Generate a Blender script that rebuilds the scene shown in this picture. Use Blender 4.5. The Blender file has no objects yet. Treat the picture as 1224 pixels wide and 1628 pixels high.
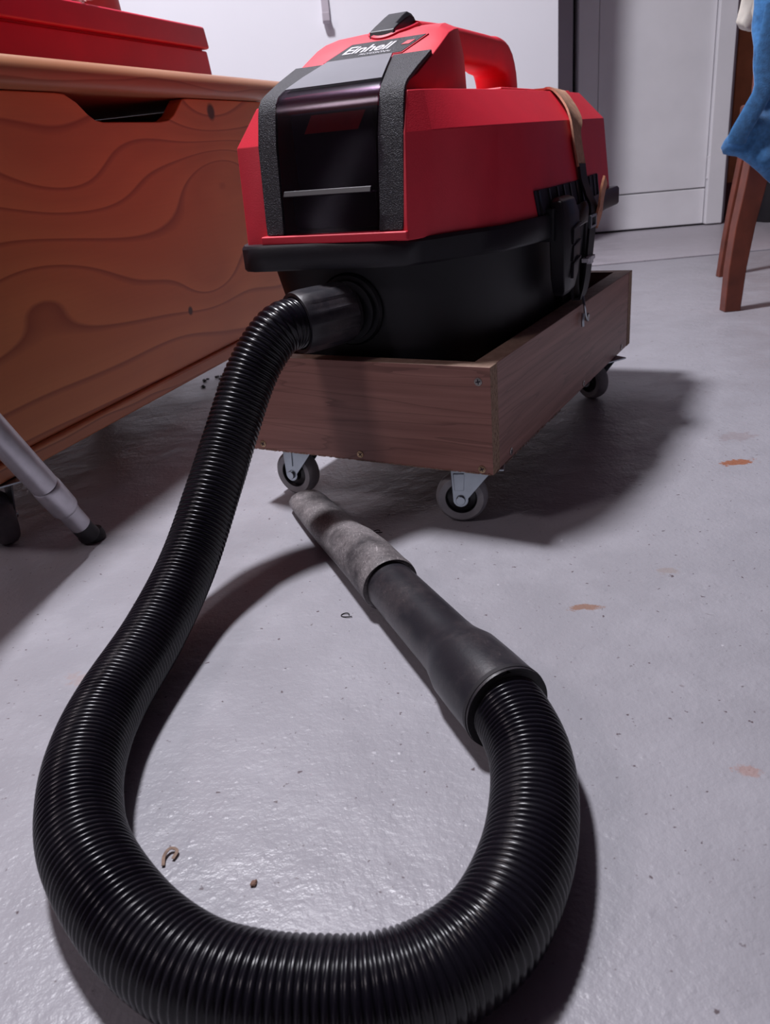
import bpy, bmesh, math, random
from mathutils import Vector, Matrix

random.seed(7)
C = bpy.context.scene.collection
R = math.radians

# ------------------------------------------------------------------ camera
F_PX = 1300.0
cam_d = bpy.data.cameras.new('camera')
cam = bpy.data.objects.new('camera', cam_d); C.objects.link(cam)
cam_d.sensor_fit = 'VERTICAL'; cam_d.sensor_height = 36.0
cam_d.lens = F_PX / 1628.0 * 36.0
cam_d.clip_start = 0.02
cr = Vector((0.9958, -0.0372, -0.0836)).normalized()
cw = Vector((0.0, 0.9135, -0.4067)).normalized()
cu = cr.cross(cw).normalized(); cr = cw.cross(cu).normalized()
m = Matrix((cr, cu, -cw)).transposed().to_4x4()
m.translation = Vector((0, 0, 0.345))
cam.matrix_world = m
cam_d.dof.use_dof = True
cam_d.dof.focus_distance = 0.68
cam_d.dof.aperture_fstop = 18.0
bpy.context.scene.camera = cam

# ------------------------------------------------------------------ world, lights, exposure
w = bpy.data.worlds.new('world'); bpy.context.scene.world = w; w.use_nodes = True
w.node_tree.nodes['Background'].inputs[0].default_value = (0.50, 0.36, 0.42, 1)
w.node_tree.nodes['Background'].inputs[1].default_value = 0.10

def area(name, loc, target, size, power, col):
    d = bpy.data.lights.new(name, 'AREA'); d.shape = 'DISK'; d.size = size; d.energy = power; d.color = col
    o = bpy.data.objects.new(name, d); C.objects.link(o); o.location = loc
    o.rotation_euler = (Vector(target) - Vector(loc)).to_track_quat('-Z', 'Y').to_euler()
    return o
area('ceiling_lamp_light', (-0.48, 1.22, 2.2), (-0.48, 1.22, 0), 0.26, 60.0, (0.94, 0.93, 1.0))
area('far_ceiling_lamp_light', (-1.9, -0.2, 2.1), (0.0, 0.8, 0.1), 0.45, 11.0, (1.0, 0.88, 0.92))

sc = bpy.context.scene
sc.view_settings.view_transform = 'Standard'; sc.view_settings.look = 'None'
sc.view_settings.gamma = 1.0; sc.view_settings.use_curve_mapping = False
sc.view_settings.exposure = 0.0

# ------------------------------------------------------------------ material helpers
class NT:
    def __init__(s, name):
        s.m = bpy.data.materials.new(name); s.m.use_nodes = True
        s.t = s.m.node_tree; s.b = s.t.nodes['Principled BSDF']
    def n(s, kind, **kw):
        nd = s.t.nodes.new(kind)
        for k, v in kw.items():
            if k.startswith('i_'):
                key = k[2:]; key = int(key) if key.isdigit() else key.replace('_', ' ')
                nd.inputs[key].default_value = v
            else: setattr(nd, k, v)
        return nd
    def l(s, a, b): s.t.links.new(a, b)
    def coord(s, scale=(1, 1, 1), loc=(0, 0, 0), rot=(0, 0, 0)):
        tc = s.n('ShaderNodeTexCoord'); mp = s.n('ShaderNodeMapping')
        mp.inputs['Scale'].default_value = scale; mp.inputs['Location'].default_value = loc
        mp.inputs['Rotation'].default_value = rot
        s.l(tc.outputs['Object'], mp.inputs['Vector']); return mp.outputs[0]
    def noise(s, v, scale, detail=4, rough=.5, dist=0):
        n = s.n('ShaderNodeTexNoise'); n.inputs['Scale'].default_value = scale
        n.inputs['Detail'].default_value = detail; n.inputs['Roughness'].default_value = rough
        n.inputs['Distortion'].default_value = dist
        s.l(v, n.inputs['Vector']); return n.outputs['Fac']
    def ramp(s, f, stops):
        r = s.n('ShaderNodeValToRGB'); e = r.color_ramp.elements
        e[0].position, e[0].color = stops[0][0], tuple(stops[0][1]) + (1,)
        e[1].position, e[1].color = stops[-1][0], tuple(stops[-1][1]) + (1,)
        for p, c in stops[1:-1]:
            x = e.new(p); x.color = tuple(c) + (1,)
        s.l(f, r.inputs[0]); return r.outputs['Color']
    def gray(s, f, a, b): return s.ramp(f, [(a, (0, 0, 0)), (b, (1, 1, 1))])
    def mix(s, f, a, b, mode='MIX'):
        x = s.n('ShaderNodeMix', data_type='RGBA', blend_type=mode)
        for inp, v in ((x.inputs[0], f), (x.inputs[6], a), (x.inputs[7], b)):
            if isinstance(v, (int, float)): inp.default_value = v
            elif isinstance(v, tuple): inp.default_value = tuple(v[:3]) + (1,)
            else: s.l(v, inp)
        return x.outputs[2]
    def math(s, op, a, b=0.0, c=None):
        x = s.n('ShaderNodeMath', operation=op)
        for i, v in enumerate((a, b, c)):
            if v is None: continue
            if isinstance(v, (int, float)): x.inputs[i].default_value = v
            else: s.l(v, x.inputs[i])
        return x.outputs[0]
    def bump(s, h, strength, dist=.001, prev=None):
        b = s.n('ShaderNodeBump'); b.inputs['Strength'].default_value = strength; b.inputs['Distance'].default_value = dist
        s.l(h, b.inputs['Height'])
        if prev is not None: s.l(prev, b.inputs['Normal'])
        s.l(b.outputs[0], s.b.inputs['Normal']); return b.outputs[0]
    def set(s, **kw):
        for k, v in kw.items():
            key = k.replace('_', ' ')
            i = s.b.inputs[key]
            if isinstance(v, (int, float)): i.default_value = v
            elif isinstance(v, tuple): i.default_value = v + (1,) if len(v) == 3 else v
            else: s.l(v, i)
        return s
def plain(name, col, rough=.5, metal=0.0, var=.12, scale=60, bump=.1, bscale=300, **kw):
    s = NT(name); v = s.coord()
    n1 = s.noise(v, scale, 5)
    d = tuple(c * (1 - var) for c in col); u = tuple(min(1, c * (1 + var)) for c in col)
    s.set(Base_Color=s.ramp(n1, [(.3, d), (.7, u)]), Roughness=rough, Metallic=metal, **kw)
    if bump: s.bump(s.noise(v, bscale, 3), bump, .0006)
    return s.m

M = {}
def mat_floor(name, col, patches=True):
    s = NT(name); v = s.coord()
    big = s.noise(v, 3.2, 6, .55); mid = s.noise(v, 14, 6, .6)
    c = s.ramp(big, [(.3, tuple(x * .9 for x in col)), (.7, tuple(x * 1.08 for x in col))])
    c = s.mix(s.gray(mid, .45, .75), c, tuple(x * 1.1 for x in col))
    # small dark pits and worn specks
    sp = s.noise(v, 170, 2, .6)
    c = s.mix(s.gray(sp, .68, .75), c, (.13, .10, .11))
    sp2 = s.noise(v, 62, 3, .7, .6)
    c = s.mix(s.math('MULTIPLY', s.gray(sp2, .70, .745), .6), c, (.16, .12, .13))
    wh = s.noise(s.coord(loc=(3, 1, 0)), 85, 2, .6)
    c = s.mix(s.math('MULTIPLY', s.gray(wh, .74, .79), .55), c, (.75, .74, .78))
    if patches:
        # rust coloured stains with ragged outlines
        for (x, y, a, b, col2, k) in ((.386, .821, .026, .011, (.36, .13, .06), .95), (.151, .555, .017, .006, (.30, .15, .09), .8),
                                  (.195, .363, .010, .007, (.42, .24, .20), .6), (.234, .60, .012, .008, (.34, .27, .24), .5),
                                  (-.235, .52, .022, .010, (.42, .30, .27), .45), (.42, .90, .03, .02, (.32, .26, .27), .5)):
            mp = s.coord(scale=(1 / a, 1 / b, 0), loc=(-x / a, -y / b, 0))
            ln = s.n('ShaderNodeVectorMath', operation='LENGTH'); s.l(mp, ln.inputs[0])
            rag = s.noise(v, 130, 4, .65)
            f = s.math('SUBTRACT', s.math('ADD', ln.outputs['Value'], s.math('MULTIPLY', rag, 2.2)), 1.1)
            c = s.mix(s.math('MULTIPLY', s.ramp(f, [(.55, (1, 1, 1)), (.85, (0, 0, 0))]), k), c, col2)
    rg = s.ramp(mid, [(.3, (.30,) * 3), (.7, (.48,) * 3)])
    s.set(Base_Color=c, Roughness=rg)
    h1 = s.noise(v, 26, 5, .6); h2 = s.noise(v, 230, 3, .6)
    b = s.bump(h1, .35, .006)
    b = s.bump(h2, .5, .0009, b)
    vo = s.n('ShaderNodeTexVoronoi'); vo.inputs['Scale'].default_value = 95; s.l(v, vo.inputs['Vector'])
    s.bump(s.ramp(vo.outputs['Distance'], [(.0, (1, 1, 1)), (.22, (0, 0, 0))]), .28, .0010, b)
    return s.m
M['floor'] = mat_floor('painted_concrete_floor', (.385, .375, .41))
M['alcove'] = mat_floor('smooth_sill_floor', (.47, .44, .48), False)
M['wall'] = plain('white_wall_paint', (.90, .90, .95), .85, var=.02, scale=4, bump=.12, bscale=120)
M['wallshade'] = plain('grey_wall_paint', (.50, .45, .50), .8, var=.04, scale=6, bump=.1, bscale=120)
M['doorpaint'] = plain('off_white_door_paint', (.90, .89, .92), .55, var=.035, scale=9, bump=.08, bscale=90)
M['workshop'] = plain('dim_brown_wall', (.11, .07, .095), .9, var=.3, scale=2, bump=.1)
M['ceil'] = plain('dull_ceiling', (.20, .16, .20), .9, var=.1, scale=2, bump=.1)
M['gap'] = plain('dark_gap', (.02, .015, .03), .9, bump=0)
M['red'] = plain('red_plastic', (.80, .007, .036), .54, var=.05, scale=30, bump=.22, bscale=900, Specular_IOR_Level=.95)
M['redglow'] = plain('bright_red_label', (.85, .05, .04), .4, bump=0)
M['redcase'] = plain('crimson_plastic', (.64, .004, .040), .5, var=.06, scale=20, bump=.08, bscale=200)
M['black'] = plain('black_plastic', (.010, .009, .014), .42, var=.3, scale=40, bump=.15, bscale=700)
M['tub'] = plain('black_tub_plastic', (.006, .006, .010), .5, var=.25, scale=30, bump=.12, bscale=500)
M['rubber'] = plain('black_rubber', (.014, .012, .016), .6, bump=.2)
M['steel'] = plain('zinc_plated_steel', (.42, .47, .51), .30, 1.0, var=.12, scale=50, bump=.1, bscale=150)
M['screw'] = plain('screw_steel', (.40, .38, .36), .35, 1.0, var=.2, scale=400, bump=.1)
M['brass'] = plain('yellow_screw_steel', (.46, .32, .20), .4, .9, var=.2, scale=400, bump=.1)
M['alu'] = plain('brushed_aluminium', (.50, .48, .52), .40, .75, var=.1, scale=60, bump=.1, bscale=200)
M['tyre'] = plain('grey_rubber_tyre', (.30, .295, .31), .6, var=.15, scale=90, bump=.15, bscale=300)
M['tyredark'] = plain('dark_grey_tyre', (.07, .06, .07), .6, var=.2, scale=70, bump=.15)
M['hub'] = plain('black_wheel_hub', (.010, .009, .013), .3, bump=0)
M['blue'] = plain('blue_fleece', (.050, .20, .46), .95, var=.25, scale=130, bump=.7, bscale=520, Sheen_Weight=.5)
M['cream'] = plain('cream_cotton', (.72, .68, .60), .9, var=.08, scale=60, bump=.4, bscale=400)
M['chair'] = plain('red_brown_varnished_wood', (.15, .033, .016), .5, var=.3, scale=25, bump=.1)
M['cabw'] = plain('orange_brown_wood', (.55, .19, .08), .5, var=.2, scale=12, bump=.1)
M['cabd'] = plain('dark_maroon_wood', (.13, .028, .035), .5, bump=0)
M['terra'] = plain('terracotta_plastic', (.40, .07, .045), .5, var=.1, scale=30, bump=.1)
M['white'] = plain('white_nylon', (.75, .74, .78), .45, bump=0)
M['crumb'] = plain('brown_crumb', (.20, .11, .08), .8, var=.4, scale=400, bump=0)
M['paper'] = plain('beige_shaving', (.30, .20, .15), .8, var=.3, scale=300, bump=0)
M['copper'] = plain('copper_leather', (.62, .27, .16), .45, var=.2, scale=200, bump=.3)

def mat_leather():
    s = NT('tan_suede_strap'); v = s.coord()
    n1 = s.noise(v, 160, 6, .7); n2 = s.noise(v, 18, 3)
    c = s.ramp(n1, [(.25, (.30, .14, .085)), (.75, (.66, .38, .26))])
    c = s.mix(s.math('MULTIPLY', n2, .35), c, (.62, .30, .18))
    s.set(Base_Color=c, Roughness=.85); s.bump(n1, .7, .001); return s.m
M['leather'] = mat_leather()

def mat_hose():
    s = NT('glossy_black_hose'); v = s.coord()
    n1 = s.noise(v, 16, 5, .6); n2 = s.noise(v, 260, 3, .6)
    s.set(Base_Color=s.ramp(n1, [(.35, (.004, .0035, .007)), (.75, (.013, .012, .017))]),
          Roughness=s.ramp(n1, [(.35, (.20,) * 3), (.7, (.32,) * 3)]), Specular_IOR_Level=.40)
    s.bump(n2, .10, .0004); return s.m
M['hose'] = mat_hose()

def mat_scuffed(name, base, dust, lo, hi, rough=.5):
    s = NT(name); v = s.coord()
    n1 = s.noise(v, 22, 6, .65); fine = s.noise(v, 420, 4, .7)
    sc1 = s.noise(s.coord(scale=(1, .12, 1), rot=(0, 0, .5)), 900, 2, .6, 1.2)
    sc2 = s.noise(s.coord(scale=(.12, 1, 1), rot=(0, 0, -.4)), 800, 2, .6, 1.2)
    scr = s.math('MAXIMUM', s.gray(sc1, .60, .70), s.gray(sc2, .62, .72))
    f = s.math('MULTIPLY', s.gray(n1, lo, hi), s.math('ADD', s.math('MULTIPLY', scr, .6), s.math('MULTIPLY', fine, .7)))
    s.set(Base_Color=s.mix(f, base, dust), Roughness=rough)
    s.bump(fine, .25, .0005); return s.m
M['cuff'] = mat_scuffed('scuffed_black_cuff', (.020, .019, .025), (.16, .13, .13), .45, .75, .38)
M['crevice'] = mat_scuffed('dusty_black_nozzle', (.028, .024, .028), (.52, .47, .47), .34, .58, .55)

def mat_pine(name, light, mid, dark, knots, fz=26, warp=(3.0, 9.0), amp=.16, gain=1.0):
    """flat sawn pine: contour lines of a warped field; local Y runs along the board, Z up"""
    s = NT(name); tc = s.n('ShaderNodeTexCoord'); o = tc.outputs['Object']
    sep = s.n('ShaderNodeSeparateXYZ'); s.l(o, sep.inputs[0])
    x, y, z = sep.outputs
    vw = s.coord(scale=(warp[0], warp[0], warp[1]))
    nz = s.noise(vw, 1.0, 2, .45)
    base = s.math('ADD', z, s.math('MULTIPLY', nz, amp))
    kd = None
    for (ky, kz, r, a, kdark) in knots:
        dy = s.math('MULTIPLY', s.math('SUBTRACT', y, ky), .42); dz = s.math('SUBTRACT', z, kz)
        d2 = s.math('ADD', s.math('MULTIPLY', dy, dy), s.math('MULTIPLY', dz, dz))
        g = s.math('EXPONENT', s.math('MULTIPLY', d2, -1.0 / (r * r)))
        base = s.math('ADD', base, s.math('MULTIPLY', g, a))
        if kdark:
            dy2 = s.math('SUBTRACT', y, ky)
            e2 = s.math('ADD', s.math('MULTIPLY', dy2, dy2), s.math('MULTIPLY', dz, dz))
            gg = s.math('EXPONENT', s.math('MULTIPLY', e2, -1.0 / (kdark * kdark)))
            kd = gg if kd is None else s.math('MAXIMUM', kd, gg)
    ph = s.math('FRACT', s.math('MULTIPLY', base, fz))
    ring = s.ramp(ph, [(0, light), (.45, mid), (.80, mid), (.93, dark), (.975, light)])
    blot = s.noise(s.coord(scale=(2, 3, 9)), 1.0, 3, .5)
    c = s.mix(s.math('MULTIPLY', s.gray(blot, .52, .7), .35), ring, dark)
    fib = s.noise(s.coord(scale=(300, 6, 300)), 1.0, 3, .6)
    c = s.mix(s.math('MULTIPLY', fib, .22), c, tuple(q * .6 for q in mid))
    if kd is not None:
        c = s.mix(s.gray(kd, .25, .6), c, tuple(q * .22 for q in dark))
    s.set(Base_Color=c, Roughness=.42); s.bump(fib, .08, .0004); return s.m
M['pine'] = mat_pine('varnished_pine', (.66, .245, .088), (.58, .200, .072), (.33, .085, .032),
                     [(.589, .409, .05, .06, .011), (.60, .33, .045, -.07, 0), (.444, .1636, .006, .0, .006), (.52, .196, .035, .05, 0), (.253, .350, .05, .05, 0), (.158, .236, .045, -.05, 0)], fz=24, warp=(1.1, 4.2), amp=.22)
M['pine_lid'] = mat_pine('varnished_pine_lid', (.46, .21, .105), (.41, .17, .080), (.28, .095, .042), [], fz=45, amp=.06)
M['pine_base'] = mat_pine('varnished_pine_board', (.56, .22, .095), (.48, .17, .072), (.25, .075, .032), [(.55, .01, .03, .02, 0)], fz=60, amp=.05)

def mat_laminate(name, along):
    """walnut print laminate: thin dark lines along local X or Y"""
    s = NT(name)
    sc_ = (3.5, 3.5, 120) if along else (3.5, 3.5, 120)
    v = s.coord(scale=sc_)
    n1 = s.noise(v, 1.0, 5, .6, .25)
    v2 = s.coord(scale=(1.6, 1.6, 22)); n2 = s.noise(v2, 1.0, 3, .5, .4)
    wv = s.math('FRACT', s.math('MULTIPLY', s.math('ADD', n2, s.math('MULTIPLY', n1, .05)), 9.0))
    c = s.ramp(n1, [(.3, (.26, .115, .095)), (.7, (.44, .215, .175))])
    c = s.mix(s.math('MULTIPLY', s.gray(wv, .84, .98), .55), c, (.14, .062, .052))
    fine = s.noise(s.coord(scale=(30, 30, 700)), 1.0, 3, .6)
    c = s.mix(s.math('MULTIPLY', fine, .25), c, (.24, .13, .10))
    s.set(Base_Color=c, Roughness=.45); s.bump(fine, .12, .0003); return s.m
M['lam'] = mat_laminate('walnut_laminate', True)
def mat_chip():
    s = NT('raw_chipboard_edge'); v = s.coord(scale=(1, 1, .5))
    n = s.noise(v, 420, 4, .75); n2 = s.noise(v, 150, 2)
    c = s.ramp(n, [(.30, (.10, .055, .035)), (.48, (.34, .22, .15)), (.75, (.50, .36, .26))])
    s.set(Base_Color=c, Roughness=.85); s.bump(n, .35, .0007); return s.m
M['chip'] = mat_chip()
def mat_topedge():
    s = NT('sawn_edge_band'); v = s.coord()
    n = s.noise(v, 120, 4, .6)
    s.set(Base_Color=s.ramp(n, [(.3, (.30, .19, .14)), (.7, (.44, .30, .23))]), Roughness=.6); s.bump(n, .3, .0006); return s.m
M['edge'] = mat_topedge()

def mat_cover():
    s = NT('textured_dark_cover'); v = s.coord()
    n = s.noise(v, 1000, 2, .6)
    sp = s.gray(n, .60, .70)
    s.set(Base_Color=s.mix(sp, (.009, .008, .014), (.13, .13, .17)), Roughness=.48, Specular_IOR_Level=.5)
    s.bump(n, .8, .0012); return s.m
M['cover'] = mat_cover()
def mat_window():
    s = NT('smoked_clear_plastic'); t = s.t; out = t.nodes['Material Output']
    tr = s.n('ShaderNodeBsdfTransparent'); tr.inputs[0].default_value = (.56, .46, .54, 1)
    gl = s.n('ShaderNodeBsdfGlossy'); gl.inputs['Roughness'].default_value = .16; gl.inputs[0].default_value = (.9, .9, .95, 1)
    fr = s.n('ShaderNodeFresnel'); fr.inputs[0].default_value = 1.5
    v = s.coord(); b = s.n('ShaderNodeBump'); b.inputs['Strength'].default_value = .05; b.inputs['Distance'].default_value = .001
    s.l(s.noise(v, 60, 2), b.inputs['Height']); s.l(b.outputs[0], gl.inputs['Normal'])
    mx = s.n('ShaderNodeMixShader'); s.l(s.math('MULTIPLY', fr.outputs[0], .42), mx.inputs[0]); s.l(tr.outputs[0], mx.inputs[1]); s.l(gl.outputs[0], mx.inputs[2])
    # fine dust lying on the plastic
    df = s.n('ShaderNodeBsdfDiffuse'); df.inputs[0].default_value = (.5, .48, .55, 1)
    dn = s.noise(v, 700, 3, .7); patch = s.noise(s.coord(loc=(5, 0, 0)), 30, 3)
    f = s.math('MULTIPLY', s.gray(dn, .66, .75), s.gray(patch, .5, .62))
    m2 = s.n('ShaderNodeMixShader'); s.l(s.math('ADD', s.math('MULTIPLY', f, .22), .002), m2.inputs[0])
    s.l(mx.outputs[0], m2.inputs[1]); s.l(df.outputs[0], m2.inputs[2]); s.l(m2.outputs[0], out.inputs[0]); return s.m
M['window'] = mat_window()
M['reflgrey'] = plain('painted_reflection_grey', (.22, .22, .25), .3, var=.05, scale=30, bump=.03, Specular_IOR_Level=.8)  # opaque grey, paints the bright reflection on the window's sloping top
def mat_film():
    s = NT('clear_film'); s.set(Base_Color=(.95, .85, .82), Roughness=.12, Transmission_Weight=.85, IOR=1.3, Alpha=.8)
    v = s.coord(); s.bump(s.noise(v, 90, 3), .6, .004); return s.m
M['film'] = mat_film()

# ------------------------------------------------------------------ mesh helpers
def finish(name, bm, mat, parent=None, smooth=40, bevel=0, seg=2, mats=None, kind=None, recalc=True):
    if recalc: bmesh.ops.recalc_face_normals(bm, faces=bm.faces[:])
    me = bpy.data.meshes.new(name); bm.to_mesh(me); bm.free()
    for mm in (mats or [mat]): me.materials.append(mm)
    if smooth is not None:
        me.shade_smooth(); me.set_sharp_from_angle(angle=R(smooth))
    o = bpy.data.objects.new(name, me); C.objects.link(o)
    if bevel:
        b = o.modifiers.new('bevel', 'BEVEL'); b.width = bevel; b.segments = seg; b.limit_method = 'ANGLE'; b.angle_limit = R(25)
        b.harden_normals = True
    if parent: o.parent = parent
    if kind: o['kind'] = kind
    return o
def tag(o, label, cat, group=None):
    o['label'] = label; o['category'] = cat
    if group: o['group'] = group
    return o
def empty(name, loc=(0, 0, 0), rz=0, label=None, cat=None, group=None):
    o = bpy.data.objects.new(name, None); C.objects.link(o); o.location = loc; o.rotation_euler = (0, 0, rz); o.empty_display_size = .05
    if label: tag(o, label, cat, group)
    return o
def struct(name, bm, mat, **kw): return finish(name, bm, mat, kind='structure', **kw)
def box(bm, x0, x1, y0, y1, z0, z1, mi=0):
    vs = [bm.verts.new(p) for p in ((x0, y0, z0), (x1, y0, z0), (x1, y1, z0), (x0, y1, z0), (x0, y0, z1), (x1, y0, z1), (x1, y1, z1), (x0, y1, z1))]
    fs = [bm.faces.new([vs[i] for i in q]) for q in ((0, 3, 2, 1), (4, 5, 6, 7), (0, 1, 5, 4), (1, 2, 6, 5), (2, 3, 7, 6), (3, 0, 4, 7))]
    for f in fs: f.material_index = mi
    return vs
def nb(*boxes):
    bm = bmesh.new()
    for b in boxes: box(bm, *b)
    return bm
def prism(bm, poly, axis, a, b):
    """polygon in the two other axes, extruded along axis (0 x, 1 y, 2 z) from a to b"""
    def P(u, v, t): return ((t, u, v), (u, t, v), (u, v, t))[axis]
    A = [bm.verts.new(P(u, v, a)) for u, v in poly]; B = [bm.verts.new(P(u, v, b)) for u, v in poly]
    n = len(poly)
    bm.faces.new(A); bm.faces.new(B[::-1])
    for i in range(n): bm.faces.new((A[i], A[(i + 1) % n], B[(i + 1) % n], B[i]))
def loft(bm, loops, cap=True, closed=True):
    L = [[bm.verts.new(p) for p in lp] for lp in loops]; n = len(L[0])
    for a, b in zip(L[:-1], L[1:]):
        for i in range(n if closed else n - 1):
            bm.faces.new((a[i], a[(i + 1) % n], b[(i + 1) % n], b[i]))
    if cap: bm.faces.new(L[0][::-1]); bm.faces.new(L[-1])
    return L
def lathe(bm, prof, n=32, axis=2, c=(0, 0, 0), mi=0, a0=0, closed_prof=False):
    """prof: (radius, t)"""
    rings = []
    for r, t in prof:
        ring = []
        for k in range(n):
            a = a0 + 2 * math.pi * k / n; u, v = r * math.cos(a), r * math.sin(a)
            p = ((t, u, v), (v, t, u), (u, v, t))[axis]
            ring.append(bm.verts.new((p[0] + c[0], p[1] + c[1], p[2] + c[2])))
        rings.append(ring)
    pr = list(zip(rings[:-1], rings[1:]))
    if closed_prof: pr.append((rings[-1], rings[0]))
    fs = []
    for a, b in pr:
        for k in range(n): fs.append(bm.faces.new((a[k], a[(k + 1) % n], b[(k + 1) % n], b[k])))
    if not closed_prof:
        fs.append(bm.faces.new(rings[0][::-1])); fs.append(bm.faces.new(rings[-1]))
    for f in fs: f.material_index = mi
def crom(pts, n):
    """Catmull-Rom through pts, resampled to n+1 evenly spaced points (any dimension)"""
    pts = [tuple(p) for p in pts]; P = [tuple(2 * a - b for a, b in zip(pts[0], pts[1]))] + pts + [tuple(2 * a - b for a, b in zip(pts[-1], pts[-2]))]
    out = []
    for i in range(1, len(P) - 2):
        for k in range(40):
            t = k / 40.0
            out.append(tuple(.5 * (2 * b + (c - a) * t + (2 * a - 5 * b + 4 * c - d) * t * t + (3 * b - a - 3 * c + d) * t ** 3) for a, b, c, d in zip(*P[i - 1:i + 3])))
    out.append(pts[-1])
    L = [0]
    for a, b in zip(out[:-1], out[1:]): L.append(L[-1] + math.dist(a[:3], b[:3]))
    res = []; j = 0
    for i in range(n + 1):
        s = L[-1] * i / n
        while j < len(L) - 2 and L[j + 1] < s: j += 1
        t = 0 if L[j + 1] == L[j] else (s - L[j]) / (L[j + 1] - L[j])
        res.append(tuple(a + (b - a) * t for a, b in zip(out[j], out[j + 1])))
    return res, L[-1]
def frames(pts, up=(0, 0, 1)):
    pts = [Vector(p[:3]) for p in pts]; T = []
    for i in range(len(pts)):
        T.append((pts[min(i + 1, len(pts) - 1)] - pts[max(i - 1, 0)]).normalized())
    u = Vector(up); u = (u - T[0] * u.dot(T[0])).normalized(); fr = []
    for p, t in zip(pts, T):
        u = (u - t * u.dot(t)).normalized(); fr.append((p, t, u, t.cross(u)))
    return fr
def sweep(bm, pts, sect, up=(0, 0, 1), cap=True):
    """sect(i) -> list of (side, up) offsets"""
    loops = []
    for i, (p, t, u, s) in enumerate(frames(pts, up)):
        loops.append([p + s * a + u * b for a, b in sect(i)])
    loft(bm, loops, cap)
def circ(r, n=20, ry=None): ry = r if ry is None else ry; return [(r * math.cos(2 * math.pi * k / n), ry * math.sin(2 * math.pi * k / n)) for k in range(n)]
def sup(rx, ry, n=24, e=.6):
    o = []
    for k in range(n):
        a = 2 * math.pi * k / n; c, s = math.cos(a), math.sin(a)
        o.append((rx * math.copysign(abs(c) ** e, c), ry * math.copysign(abs(s) ** e, s)))
    return o
def rod(bm, pts, r, n=14, up=(0, 0, 1)): sweep(bm, pts, lambda i: circ(r[i] if isinstance(r, (list, tuple)) else r, n), up)
def tri_head(bm):  # helper for n-gon caps
    bmesh.ops.triangulate(bm, faces=[f for f in bm.faces if len(f.verts) > 6])

# ------------------------------------------------------------------ room
struct('floor', nb((-2.4, 2.6, -2.2, 4.0, -.12, 0)), M['floor'])
struct('trim_1', nb((.598, 2.6, 2.29, 2.98, 0, .004)), M['alcove'], bevel=.002)
struct('wall_back', nb((-2.4, .598, 2.585, 2.98, 0, 2.4)), M['wall'])
# recessed wall holding the door
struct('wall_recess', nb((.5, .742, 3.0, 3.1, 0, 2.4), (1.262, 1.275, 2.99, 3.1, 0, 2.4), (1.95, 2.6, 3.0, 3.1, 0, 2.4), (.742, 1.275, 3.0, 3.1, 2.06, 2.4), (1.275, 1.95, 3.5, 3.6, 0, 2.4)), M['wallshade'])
struct('wall_left', nb((-2.5, -2.4, -2.2, 4.0, 0, 2.4)), M['workshop'])
struct('wall_right', nb((2.6, 2.7, -2.2, 4.0, 0, 2.4)), M['workshop'])
struct('wall_front', nb((-2.4, 2.6, -2.3, -2.2, 0, 2.4)), M['workshop'])
struct('ceiling', nb((-2.4, 2.6, -2.2, 4.0, 2.4, 2.5)), M['ceil'])
door = empty('door_1', (0, 2.975, 0), R(-3.0)); door['kind'] = 'structure'; door['label'] = 'off-white door with a plain flush leaf and bottom rail'
def dbm(*b): return nb(*[(x0, x1, y0, y1, z0, z1) for (x0, x1, y0, y1, z0, z1) in b])
door.location = (.78, 2.994, 0)
finish('door_frame', dbm((-.024, .040, -.02, .05, .008, 2.04), (.414, .470, -.03, .05, .008, 2.04), (.04, .414, -.02, .05, 2.0, 2.04)), M['doorpaint'], door, bevel=.003)
finish('door_leaf', dbm((.0425, .4115, -.012, .03, .127, 1.995)), M['doorpaint'], door, bevel=.003)
finish('bottom_rail', dbm((.0425, .4115, -.012, .03, .010, .1235)), M['doorpaint'], door, bevel=.003)
finish('gap_backing', dbm((-.034, .45, .055, .06, 0, 2.04)), M['gap'], door)
bm = bmesh.new(); lathe(bm, [(.004, .25), (.004, .31)], 10); lathe(bm, [(.0052, .245), (.0052, .25)], 10); lathe(bm, [(.0052, .31), (.0052, .315)], 10)
hg = finish('door_hinge', bm, M['doorpaint'], door); hg.location = (.413, -.022, -.09)

# brown wardrobe beyond the door, right edge of the picture
t = empty('wardrobe', (1.62, 3.08, 0), R(-4), 'orange-brown wooden wardrobe with dark frame, beyond the door at right edge', 'wardrobe')
finish('side_frame', nb((-.345, -.305, -.02, .36, .03, 1.9)), M['cabd'], t, bevel=.003)
finish('wardrobe_door', nb((-.303, .02, -.02, 0, .125, 1.88)), M['cabw'], t, bevel=.004)
finish('wardrobe_door', nb((.024, .30, -.02, 0, .125, 1.88)), M['cabw'], t, bevel=.004)
finish('carcass', nb((-.304, .30, .001, .36, .03, 1.9)), M['cabd'], t, bevel=.003)
finish('plinth', nb((-.30, .30, .02, .34, 0, .03)), M['cabd'], t)
t = empty('bin', (1.435, 2.92, .0), R(10), 'small black bin on the floor behind the wooden chair legs', 'bin')
bm = bmesh.new(); loft(bm, [[(x * s, y * s, z) for x, y in sup(.09, .07, 28, .45)] for s, z in ((.86, 0), (.9, .01), (1, .13), (1.04, .131), (1.04, .14), (.98, .14), (.84, .012))]); finish('bin_body', bm, M['rubber'], t)

# wall hook near the top edge
t = empty('wall_hook', (-.036, 2.585, .66), 0, 'small grey plastic hook on the white wall above the red vacuum', 'hook')
bm = bmesh.new(); prism(bm, [(0, .10), (-.006, .10), (-.010, .055), (-.012, .02), (-.026, .012), (-.030, .026), (-.034, .026), (-.032, .006), (-.022, 0), (-.006, .004), (0, .03)], 0, -.010, .010)
finish('hook_body', bm, M['wallshade'], t, bevel=.002)

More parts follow.
